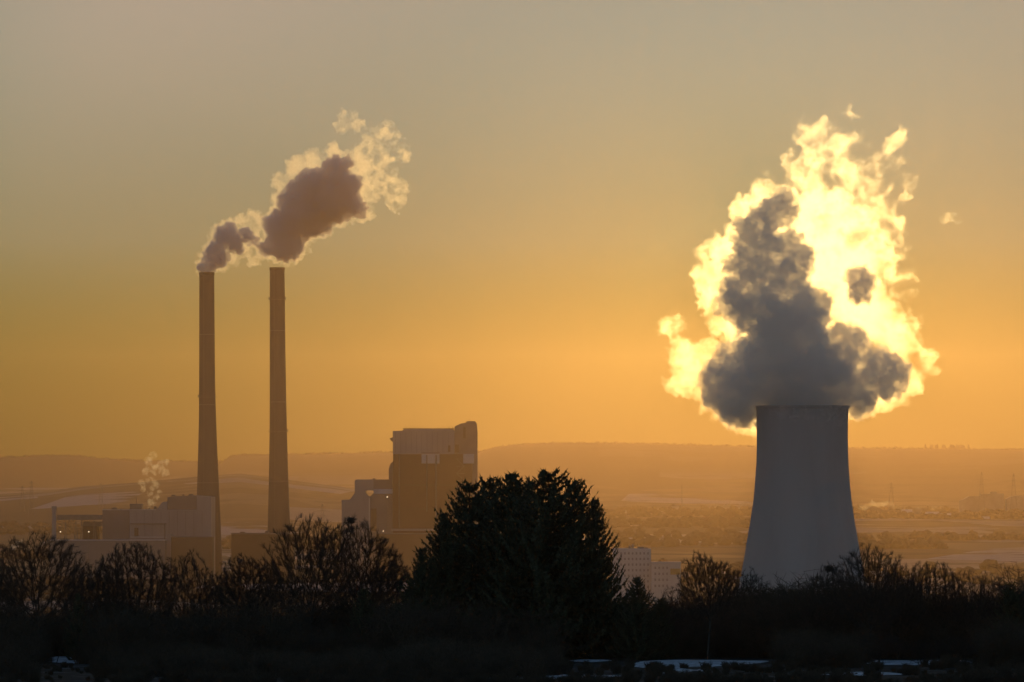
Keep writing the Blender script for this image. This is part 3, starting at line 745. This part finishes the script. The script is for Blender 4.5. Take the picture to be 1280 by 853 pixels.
pylon(403, 630, 6500, 40, 'faint pylon between the right chimney and the boiler house wing')

# chimney smoke of the town, lit from behind
T_ = [(1076 + 5.2 * k, 635 - 5 * math.sin(k * .33) + 2 * math.sin(k * 1.7), 3.2 + 1.3 * math.sin(k * 2.3)) for k in range(20)]
ts_ = puffs('chimney_smoke', T_, 7850., .8, (C1, C2), vol_noise('town_smoke', .02, .9, 18, .38, .66, .05, step=.5), 12)
tag(ts_, 'thin glowing orange smoke drifting over the roofs right of the cooling tower', 'smoke', 'steam and smoke of the power station')
gl = puffs('chimney_smoke', [(16, 684, 3), (21, 680, 3.5), (26, 677, 2.5)], 3900., .5, (C1, C2), vol_noise('low_smoke', .3, .9, 4, .42, .62, .1, step=.5), 13)
tag(gl, 'small glowing wisp of smoke by the left edge, behind the bare treetops', 'smoke', 'steam and smoke of the power station')
gl = puffs('chimney_smoke', [(54, 680, 3), (59, 677, 3), (64, 681, 2.5)], 3900., .5, (C1, C2), vol_noise('low_smoke2', .3, .9, 4, .42, .62, .1, step=.5), 14)
tag(gl, 'small glowing wisp of smoke left of the slender column, behind the bare treetops', 'smoke', 'steam and smoke of the power station')

# ------------------------------------------------------------------ far woods (stuff)
rnd = random.Random(11)
def clumps(name, spots, mat):
    """spots: (x, y_ground, z, radius, height) rounded ragged crowns, one mesh"""
    ico = bmesh.new(); bmesh.ops.create_icosphere(ico, subdivisions=2, radius=1)
    bv = np.array([v.co[:] for v in ico.verts]); bf = np.array([[v.index for v in f.verts] for f in ico.faces]); ico.free()
    V, Fc = [], []; k = 0
    R = np.random.RandomState(3)
    for X, Y, z, r, h in spots:
        v = bv * (1 + R.uniform(-.28, .28, (len(bv), 1))) * np.array((r, r, h / 2)) + np.array((X, Y, z + h / 2 - .5))
        V.append(v); Fc.append(bf + k); k += len(bv)
    me = bpy.data.meshes.new(name)
    V = np.concatenate(V); Fc = np.concatenate(Fc)
    me.from_pydata(V.tolist(), [], Fc.tolist())
    return kind(link(name, me, mat), 'stuff')
sp_ = []
for (xa, xb, Ya, Yb, n, r) in ((700, 1300, 7500, 8300, 500, 6), (1060, 1300, 7350, 7450, 120, 6), (700, 960, 6700, 7200, 160, 7), (-60, 240, 6900, 7300, 150, 7), (1060, 1300, 6000, 6080, 50, 7), (1060, 1180, 5500, 5560, 30, 8), (740, 960, 5600, 6300, 90, 8), (-60, 130, 5300, 5500, 40, 8), (280, 440, 6000, 6800, 70, 7), (600, 1300, 4000, 4700, 110, 7), (-60, 300, 3500, 4000, 90, 7), (-100, 1380, 1900, 3100, 260, 6)):
    for _ in range(int(n * 1.8)):
        Y = rnd.uniform(Ya, Yb); X = (rnd.uniform(xa, xb) - 640) / F * Y
        rr = r * rnd.uniform(.35, 1.0)
        sp_.append((X, Y, terrain(X, Y) - 1, rr, rr * rnd.uniform(1.2, 1.8)))
clumps('far_woods', sp_, wood_far)['label'] = 'hazy tree clumps and hedges across the valley'
sp_ = []
for D, Lf, Lb, tab in RIDGES[1:]:
    for xp in np.arange(-80, 1360, 1.35):
        yp = lerp_tab(tab, xp)
        if yp > 583: continue
        Y = D + rnd.uniform(-60, 40); X = (xp - 640) / F * Y
        h_ = rnd.uniform(5, 10)
        if 1150 < xp < 1215 and rnd.random() < .25: h_ = 17
        sp_.append((X, Y, terrain(X, Y) - 3, rnd.uniform(3, 5.5), h_))
clumps('ridge_forest', sp_, wood_far)['label'] = 'hazy forest edge along the crests of the far hills'

# ------------------------------------------------------------------ trees
def seg_mesh(name, segs, sides=3):
    """segs: array n x 8 (p0, p1, r0, r1) -> one mesh of tapered prisms"""
    S_ = np.array(segs); p, q, r0, r1 = S_[:, :3], S_[:, 3:6], S_[:, 6], S_[:, 7]
    d = q - p; d /= np.linalg.norm(d, axis=1)[:, None] + 1e-9
    ref = np.where(np.abs(d[:, 2:3]) > .9, np.array([[1., 0, 0]]), np.array([[0, 0, 1.]]))
    u = np.cross(d, ref); u /= np.linalg.norm(u, axis=1)[:, None] + 1e-9
    v = np.cross(d, u); n = len(S_)
    V = np.empty((n, 2 * sides, 3))
    for k in range(sides):
        a = 2 * math.pi * k / sides
        o_ = u * math.cos(a) + v * math.sin(a)
        V[:, k] = p + o_ * r0[:, None]; V[:, sides + k] = q + o_ * r1[:, None]
    base = (np.arange(n) * 2 * sides)[:, None]
    Fq = np.concatenate([base + np.array([[k, (k + 1) % sides, sides + (k + 1) % sides, sides + k]]) for k in range(sides)])
    me = bpy.data.meshes.new(name)
    nv, nf = n * 2 * sides, len(Fq)
    me.vertices.add(nv); me.vertices.foreach_set('co', V.ravel())
    me.loops.add(nf * 4); me.loops.foreach_set('vertex_index', Fq.ravel())
    me.polygons.add(nf); me.polygons.foreach_set('loop_start', np.arange(nf) * 4)
    me.update(calc_edges=True)
    return me
def colonize(seed, H=9., rx=3.6, z0=.24, natt=1500, step=.17, stems=1, shell=.6, sparse=.3, jit=.15, r_tip=.0068, twigs=3, flat=1.0):
    """grow a leafless crown towards points scattered through a dome; returns trunk and crown meshes"""
    from mathutils.kdtree import KDTree
    rnd = random.Random(seed)
    att = []
    lump = Vector((seed, seed * .3, 0))
    while len(att) < natt:
        v = Vector((rnd.uniform(-1, 1), rnd.uniform(-1, 1), rnd.uniform(-1, 1)))
        q = v.length
        if q > 1 or (q < .75 and rnd.random() < shell): continue
        if v.z < 0: v.z *= .75
        if noise.noise(v * 2.6 + lump) > sparse: continue
        k = 1 + .22 * noise.noise(v.normalized() * 1.8 + lump)
        z = H * (z0 + (1 - z0) * .46 + (1 - z0) * .54 * v.z * k)
        att.append(Vector((v.x * rx * k, v.y * rx * k, z)))
    nodes, par = [], []
    for s_ in range(stems):
        a = 2 * math.pi * s_ / stems + rnd.random()
        p = Vector((math.cos(a) * .12 * (stems > 1), math.sin(a) * .12 * (stems > 1), -.3)); prev = -1
        lean = Vector((math.cos(a) * .3 * (stems > 1) + rnd.uniform(-.08, .08), math.sin(a) * .3 * (stems > 1), 1)).normalized()
        L = H * z0 * (1.15 if stems == 1 else .8) + .3
        for k in range(int(L / step) + 1):
            nodes.append(p.copy()); par.append(prev); prev = len(nodes) - 1
            p = p + (lean + Vector((rnd.gauss(0, .06), rnd.gauss(0, .06), 0))) * step
    ntrunk = len(nodes)
    dirs = [Vector((0, 0, 1))] * len(nodes)
    nchild = [0] * len(nodes)
    for it in range(90):
        kd = KDTree(len(nodes))
        for i_, n_ in enumerate(nodes): kd.insert(n_, i_)
        kd.balance()
        pull = {}; keep = []
        for a in att:
            co, idx, dist = kd.find(a)
            if dist < step * 1.7: continue
            keep.append(a)
            if dist < 3.0 or it < 8:
                pull.setdefault(idx, Vector((0, 0, 0)))
                pull[idx] += (a - co) / dist
        att = keep
        if not pull: break
        grew = 0
        for idx, v in pull.items():
            if nchild[idx] > 3: continue
            ow = (nodes[idx] - Vector((0, 0, H * .3))).normalized() if idx >= ntrunk else Vector((0, 0, 0))
            d = (v.normalized() + dirs[idx] * .7 + ow * .35 + Vector((rnd.gauss(0, jit), rnd.gauss(0, jit), rnd.gauss(0, jit) + .16))).normalized()
            nodes.append(nodes[idx] + d * step); par.append(idx); dirs.append(d); nchild.append(0); nchild[idx] += 1; grew += 1
        if not grew or len(nodes) > 12000: break
    n = len(nodes); area = [0.] * n; leaf = [True] * n
    for i_ in range(n - 1, -1, -1):
        if area[i_] == 0: area[i_] = r_tip ** 2.2
        if par[i_] >= 0: area[par[i_]] += area[i_]; leaf[par[i_]] = False
    R_n = [a ** (1 / 2.2) for a in area]
    tr, cr = [], []
    big = max(R_n) * .45
    for i_ in range(n):
        if par[i_] < 0: continue
        seg = (*nodes[par[i_]], *nodes[i_], min(R_n[par[i_]], R_n[i_] * 1.25), R_n[i_])
        (tr if R_n[i_] > big else cr).append(seg)
        if R_n[i_] < r_tip * 2.6:
            for _ in range(twigs + (2 if leaf[i_] else 0)):
                ow = (nodes[i_] - Vector((0, 0, H * .3))).normalized()
                d = (dirs[i_] * .5 + ow * .7 + Vector((rnd.gauss(0, .5), rnd.gauss(0, .5), rnd.gauss(.25, .4)))).normalized()
                p = nodes[par[i_]].lerp(nodes[i_], rnd.random()); q = p + d * rnd.uniform(.16, .46)
                cr.append((*p, *q, .008, .005))
                if rnd.random() < .5:
                    q2 = p.lerp(q, .5); e_ = q2 + (d + Vector((rnd.gauss(0, .6), rnd.gauss(0, .6), rnd.gauss(.1, .4)))).normalized() * rnd.uniform(.08, .2)
                    cr.append((*q2, *e_, .006, .004))
    A = np.array(cr); top = np.percentile(A[:, 5], 99.7); wid = np.percentile(np.abs(A[:, 3]), 98.5)
    k = H / top; B = np.array(tr)
    A[:, :6] *= k; B[:, :6] *= k
    print('tree', seed, 'nodes', n, 'segs', len(cr))
    return seg_mesh('trunk', B, 6), seg_mesh('crown', A, 3), H, wid * k
VAR = [colonize(21, rx=3.8, z0=.2, natt=2600, sparse=.9, shell=.4, twigs=4),
       colonize(22, rx=3.4, z0=.12, stems=3, natt=3000, sparse=.9, shell=.2, twigs=5),
       colonize(23, rx=2.6, z0=.15, natt=2000, sparse=.9, shell=.2, twigs=4),
       colonize(24, rx=4.2, z0=.26, natt=2300, sparse=.5, jit=.2, shell=.4, twigs=4),
       colonize(25, rx=3.6, z0=.08, stems=5, natt=2600, sparse=.7, shell=.2, twigs=4),
       colonize(26, rx=3.4, z0=.36, natt=2400, sparse=.9, jit=.2, shell=.4, twigs=5)]
for i, v in enumerate(VAR):
    v[0].materials.append(bark); v[1].materials.append(bark)
def place_bare(var, x, ytop, Y, halfw, label, seed, name='bare_tree', group='leafless trees along the near slope', rz=None):
    tm, cm, H, W = VAR[var]
    X = (x - 640) / F * Y; zg = terrain(X, Y)
    hgt = at(x, ytop, Y).z - zg
    o = thing(name, (X, Y, zg), label, 'tree', group)
    o.rotation_euler = (0, 0, seed * 1.7 if rz is None else rz)
    sxy = halfw * Y / F / W
    o.scale = (sxy, sxy, hgt / H)
    for nm, m in (('trunk', tm), ('crown', cm)):
        c = bpy.data.objects.new(nm, m); scene.collection.objects.link(c); c.parent = o
    return o
TREES = [
    # var, x, ytop, Y, half width, label
    (0, 46, 667, 310, 68, 'broad leafless tree with a forking trunk in front of the slender column'),
    (1, 168, 679, 312, 52, 'bushy leafless tree with dense upright twigs below the turbine hall'),
    (2, 236, 690, 318, 38, 'narrow leafless tree just below the foot of the left chimney'),
    (5, 312, 694, 314, 42, 'rounded leafless tree between the two chimneys, with a bird on its top'),
    (0, 388, 646, 308, 58, 'tall leafless tree just right of the right chimney, left of the nest tree'),
    (3, 446, 650, 312, 60, 'tall spreading leafless tree holding the round nest, in front of the stepped wing'),
    (1, 120, 706, 330, 45, 'lower leafless tree between the left edge tree and the bushy tree'),
    (4, 278, 716, 334, 40, 'low many-stemmed leafless tree left of the rounded one between the chimneys'),
    (5, 480, 700, 326, 42, 'lower leafless tree close to the left side of the big conifers'),
    (4, 350, 712, 330, 45, 'low many-stemmed tree below the right chimney'),
    (5, 884, 691, 305, 36, 'round-headed leafless tree standing clear left of the cooling tower foot'),
    (3, 925, 712, 322, 38, 'leafless tree at the left foot of the cooling tower with forked limbs'),
    (4, 848, 735, 316, 40, 'low many-stemmed tree left of the round-headed tree'),
    (2, 972, 733, 330, 40, 'low leafless tree directly below the middle of the cooling tower'),
    (3, 1037, 706, 318, 34, 'thin leafless tree with a mistletoe ball at the right foot of the cooling tower'),
    (0, 1086, 682, 306, 46, 'tallest leafless tree right of the cooling tower, overlapping its edge'),
    (2, 1122, 699, 312, 32, 'leafless tree just right of the tallest one beside the cooling tower'),
    (1, 1166, 703, 316, 42, 'wide many-stemmed leafless tree over the fields right of the tower'),
    (4, 1206, 714, 314, 38, 'low brushy tree second of the group towards the right edge'),
    (2, 1240, 716, 320, 26, 'slim leafless tree near the right edge beside the dark conifer'),
    (0, 1010, 738, 340, 44, 'low leafless tree hidden in the thicket right of the tower middle'),
    (5, 1290, 730, 316, 40, 'leafless tree cut by the right edge of the view'),
    (1, -14, 700, 318, 44, 'leafless tree cut by the left edge of the view'),
    (3, 1098, 792, 293, 34, 'dark low tree spreading over the right snow patch, left of the other'),
    (3, 1196, 796, 294, 30, 'dark low tree spreading over the right snow patch, right of the other'),
    (4, 1150, 800, 292, 22, 'small many-stemmed bush in the middle of the right snow patch'),
]
for i, (v, x, yt, Y, hw, lab) in enumerate(TREES): place_bare(v, x, yt, Y, hw, lab, i + 1)

# birds' nest, mistletoe and a bird
def twig_ball(name, x, y, Y, r, label, cat, n=260):
    p = at(x, y, Y); rnd = random.Random(n); sg = []
    for _ in range(n):
        a = Vector((rnd.gauss(0, 1), rnd.gauss(0, 1), rnd.gauss(0, .7))).normalized() * r * rnd.uniform(.5, 1)
        b_ = a + Vector((rnd.gauss(0, 1), rnd.gauss(0, 1), rnd.gauss(0, .5))) * r * .5
        sg.append((*(p + a), *(p + b_), .012, .008))
    for _ in range(60):
        a = Vector((rnd.gauss(0, 1), rnd.gauss(0, 1), rnd.gauss(0, .7))).normalized() * r * .5
        sg.append((*(p - a * .8), *(p + a * .8), .05, .04))
    me = seg_mesh(name, sg, 4)
    return tag(link(name, me, bark), label, cat)
twig_ball('bird_nest', 438.5, 651, 310, .24, 'round dark nest of twigs high in the spreading tree before the stepped wing', 'nest')
twig_ball('mistletoe_ball', 1037, 711, 317, .26, 'dark mistletoe ball in the thin tree at the right foot of the cooling tower', 'mistletoe', 300)
def bird(x, y, Y, label):
    p = at(x, y, Y)
    bm = bmesh.new()
    bmesh.ops.create_uvsphere(bm, u_segments=10, v_segments=7, radius=.1, matrix=Matrix.Translation(p) @ Matrix.Rotation(.7, 4, 'Y') @ Matrix.Diagonal((1, .8, 1.7, 1)))
    bmesh.ops.create_uvsphere(bm, u_segments=8, v_segments=6, radius=.065, matrix=Matrix.Translation(p + Vector((-.1, 0, .17))))
    add_tube(bm, p + Vector((-.15, 0, .17)), p + Vector((-.24, 0, .16)), .02, .004, 5)
    add_tube(bm, p + Vector((.1, 0, -.1)), p + Vector((.26, 0, -.2)), .045, .03, 5)
    return tag(bm_obj('bird', bm, dark_clad), label, 'bird')
bird(300.5, 702, 313, 'small dark bird perched on the rounded tree between the chimneys')

# conifers
def conifer_meshes(seed, H=12., R=3.4, whorls=31, per=7, round_top=.0, wide=.75, gap=.62):
    rnd = random.Random(seed); tr = []; tri = []
    tr.append((0, 0, -.4, 0, 0, H * .5, .24, .14)); tr.append((0, 0, H * .5, 0, 0, H * .985, .14, .02))
    for w in range(whorls):
        t = (w + rnd.random() * .6) / whorls
        z = H * (.04 + .95 * t)
        L0 = R * max((1 - t), .0) ** wide + .16
        n = per if t < .9 else 5
        for b_ in range(n):
            a = 2 * math.pi * (b_ + rnd.random()) / n
            Lb = L0 * rnd.choice((rnd.uniform(gap, .9), rnd.uniform(.9, 1.28)))
            dx, dy = math.cos(a), math.sin(a)
            rise = .55 * t - .12 + rnd.uniform(-.08, .08)
            steps = max(3, int(Lb / .22)); prev = Vector((0, 0, z)); P_ = []
            for s in range(1, steps + 1):
                u = s / steps
                zz = z + Lb * (rise * u - .34 * u * (1 - u) * 1.6 + .34 * u ** 3)
                cur = Vector((dx * Lb * u, dy * Lb * u, zz))
                tr.append((*prev, *cur, .018 * (1.4 - u) + .004, .018 * (1.2 - u) + .004))
                P_.append((prev, cur, u)); prev = cur
            side = Vector((-dy, dx, 0))
            for p0, p1, u in P_:
                ax = (p1 - p0).normalized()
                for sgn in (-1, 1):
                    for q in range(4):
                        o0 = p0.lerp(p1, rnd.random())
                        ln = (.15 + .42 * Lb * .3 * (1.05 - u)) * rnd.uniform(.7, 1.3)
                        dirn = (ax * rnd.uniform(.5, 1.0) + side * sgn * rnd.uniform(.5, 1) + Vector((0, 0, rnd.uniform(-.55, .25)))).normalized()
                        tip = o0 + dirn * ln
                        wv = dirn.cross(Vector((0, 0, 1))).normalized() * .035 + Vector((0, 0, rnd.uniform(.02, .05)))
                        m_ = o0.lerp(tip, .45)
                        tri.append((o0, m_ + wv, tip)); tri.append((o0, tip, m_ - wv))
                        # short upright needles sprays
                        k_ = o0.lerp(tip, rnd.random())
                        up_ = Vector((rnd.uniform(-.06, .06), rnd.uniform(-.06, .06), rnd.uniform(.06, .15)))
                        tri.append((k_ - dirn * .05, k_ + dirn * .06, k_ + up_))
                        dn = Vector((rnd.uniform(-.08, .08), rnd.uniform(-.08, .08), -rnd.uniform(.08, .2)))
                        tri.append((k_ - dirn * .06, k_ + dn, k_ + dirn * .06))
            # tip bud
            tipd = (P_[-1][1] - P_[-1][0]).normalized(); tp = P_[-1][1]
            for _ in range(3):
                e_ = (tipd + Vector((rnd.gauss(0, .35), rnd.gauss(0, .35), .25 + rnd.gauss(0, .25)))).normalized() * rnd.uniform(.2, .42)
                wv = tipd.cross(e_).normalized() * .03 if tipd.cross(e_).length > 1e-4 else Vector((.03, 0, 0))
                tri.append((tp - wv, tp + wv, tp + e_))
    V = np.array([v[:] for f in tri for v in f]); n = len(tri)
    me = bpy.data.meshes.new('foliage')
    me.vertices.add(n * 3); me.vertices.foreach_set('co', V.ravel())
    me.loops.add(n * 3); me.loops.foreach_set('vertex_index', np.arange(n * 3))
    me.polygons.add(n); me.polygons.foreach_set('loop_start', np.arange(n) * 3)
    me.update(calc_edges=True)
    print('conifer tris', n)
    return seg_mesh('trunk', tr, 4), me, H, R
CON = [conifer_meshes(31), conifer_meshes(32, wide=.62, R=3.0), conifer_meshes(33, wide=1.0, R=3.8, whorls=32)]
for v in CON: v[0].materials.append(bark); v[1].materials.append(needle)
def place_con(var, x, ytop, Y, halfw, label, seed):
    tm, cm, H, W = CON[var]
    X = (x - 640) / F * Y; zg = terrain(X, Y)
    hgt = at(x, ytop, Y).z - zg
    o = thing('conifer', (X, Y, zg), label, 'conifer', 'dark conifers among the leafless trees')
    o.rotation_euler = (0, 0, seed * 2.1)
    s = halfw * Y / F / W
    o.scale = (s, s, hgt / H)
    for nm, m in (('trunk', tm), ('crown', cm)):
        c = bpy.data.objects.new(nm, m); scene.collection.objects.link(c); c.parent = o
CONS = [
    (2, 640, 590, 312, 120, 'tall broad conifer in the left middle of the big group, overlapping the boiler house'),
    (0, 686, 586, 309, 105, 'tallest dark conifer of the big group in the middle of the view'),
    (1, 587, 602, 315, 72, 'conifer on the left shoulder of the big group, in front of the boiler house corner'),
    (2, 556, 640, 311, 78, 'lower conifer with drooping branches at the left flank of the big group'),
    (1, 718, 600, 314, 66, 'conifer on the right shoulder of the big group'),
    (2, 744, 622, 311, 58, 'conifer with layered branches at the right flank of the big group'),
    (1, 664, 598, 318, 80, 'conifer squeezed behind the two tallest in the big group'),
    (1, 612, 597, 320, 72, 'conifer behind the left shoulder of the big group'),
    (2, 528, 684, 308, 52, 'small conifer at the left foot of the big group'),
    (0, 797, 721, 306, 38, 'small pointed conifer standing alone right of the big group'),
    (1, 826, 748, 308, 24, 'smallest conifer right beside the lone pointed one'),
    (2, 98, 741, 305, 26, 'small dark conifer under the trees at far left'),
    (1, 1262, 728, 312, 30, 'dark conifer near the right edge of the view'),
    (0, 455, 735, 303, 30, 'small conifer below the nest tree'),
]
for i, (v, x, yt, Y, hw, lab) in enumerate(CONS): place_con(v, x, yt, Y, hw, lab, i + 1)

# thicket: uncountable brush filling the slope
def thicket(name, rows, seed, label, rbase=.012):
    rnd = random.Random(seed); proto = []
    for k in range(5):
        sg = []
        for s in range(46):
            a = rnd.uniform(0, 6.283); lean = rnd.uniform(.05, .6)
            d = Vector((math.cos(a) * lean, math.sin(a) * lean, 1)).normalized()
            p = Vector((rnd.uniform(-.7, .7), rnd.uniform(-.7, .7), -.1)); ln = rnd.uniform(1.2, 2.6)
            mid = p + d * ln * .5 + Vector((rnd.gauss(0, .08), rnd.gauss(0, .08), 0)); tip = p + d * ln + Vector((rnd.gauss(0, .15), rnd.gauss(0, .15), 0))
            sg.append((*p, *mid, .02, .015)); sg.append((*mid, *tip, .015, .006))
            for _ in range(7):
                q = mid.lerp(tip, rnd.uniform(-.6, 1)); e_ = q + Vector((rnd.gauss(0, .3), rnd.gauss(0, .3), rnd.uniform(.05, .5)))
                sg.append((*q, *e_, .009, .004))
                for _ in range(2):
                    q2 = q.lerp(e_, rnd.random()); e2 = q2 + Vector((rnd.gauss(0, .15), rnd.gauss(0, .15), rnd.uniform(-.02, .25)))
                    sg.append((*q2, *e2, .007, .004))
        proto.append(np.array(sg))
    out = []
    for (xa, xb, Ya, Yb, n, hmin, hmax) in rows:
        for _ in range(n):
            Y = rnd.uniform(Ya, Yb); xp_ = rnd.uniform(xa, xb); X = (xp_ - 640) / F * Y
            low_ = 1.0
            if Y < 320 and ((xp_ - 84) / 34) ** 2 + ((Y - 308) / 12) ** 2 < 1: continue
            if Y < 305 and 44 < xp_ < 124: low_ = .3
            s = rnd.uniform(hmin, hmax) / 2.3 * low_ * (1 + .75 * noise.noise(Vector((X * .13, Y * .05, seed)))); A = proto[rnd.randrange(5)].copy()
            c, s_ = math.cos(rnd.random() * 6.28), 0
            th_ = rnd.random() * 6.28; c, s_ = math.cos(th_), math.sin(th_)
            for o_ in (0, 3):
                x_, y_ = A[:, o_].copy(), A[:, o_ + 1].copy()
                A[:, o_] = (x_ * c - y_ * s_) * s * 1.2 + X; A[:, o_ + 1] = (x_ * s_ + y_ * c) * s * 1.2 + Y
                A[:, o_ + 2] = A[:, o_ + 2] * s + terrain(X, Y)
            A[:, 6:] *= max(s, 1.0)
            out.append(A)
    me = seg_mesh(name, np.concatenate(out), 3)
    o = kind(link(name, me, scrub), 'stuff'); o['label'] = label
    return o
thicket('thicket', [(-300, 1600, 318, 345, 600, 1.3, 2.8), (-300, 1600, 345, 380, 300, 1.8, 3.5), (-300, 1600, 380, 440, 160, 3, 5.4), (930, 1600, 316, 345, 240, 2.2, 4.2), (780, 930, 316, 345, 50, 2, 3.6)], 41, 'dense dark brush filling the slope behind the near trees')
thicket('undergrowth', [(-60, 690, 296, 320, 210, 1.6, 3.6), (720, 1060, 312, 322, 120, 2, 3.8), (1060, 1340, 312, 322, 90, 2, 4), (980, 1075, 285, 312, 35, 1, 2.2), (1235, 1340, 285, 312, 40, 1, 2.2), (-60, 60, 285, 312, 30, 1, 2), (110, 700, 250, 300, 330, .5, 1.5), (-60, 1340, 238, 250, 220, .3, .8), (-60, 110, 250, 300, 70, .4, 1.2), (700, 1340, 250, 290, 260, .15, .6)], 42, 'low dark brambles and weeds under the near trees')
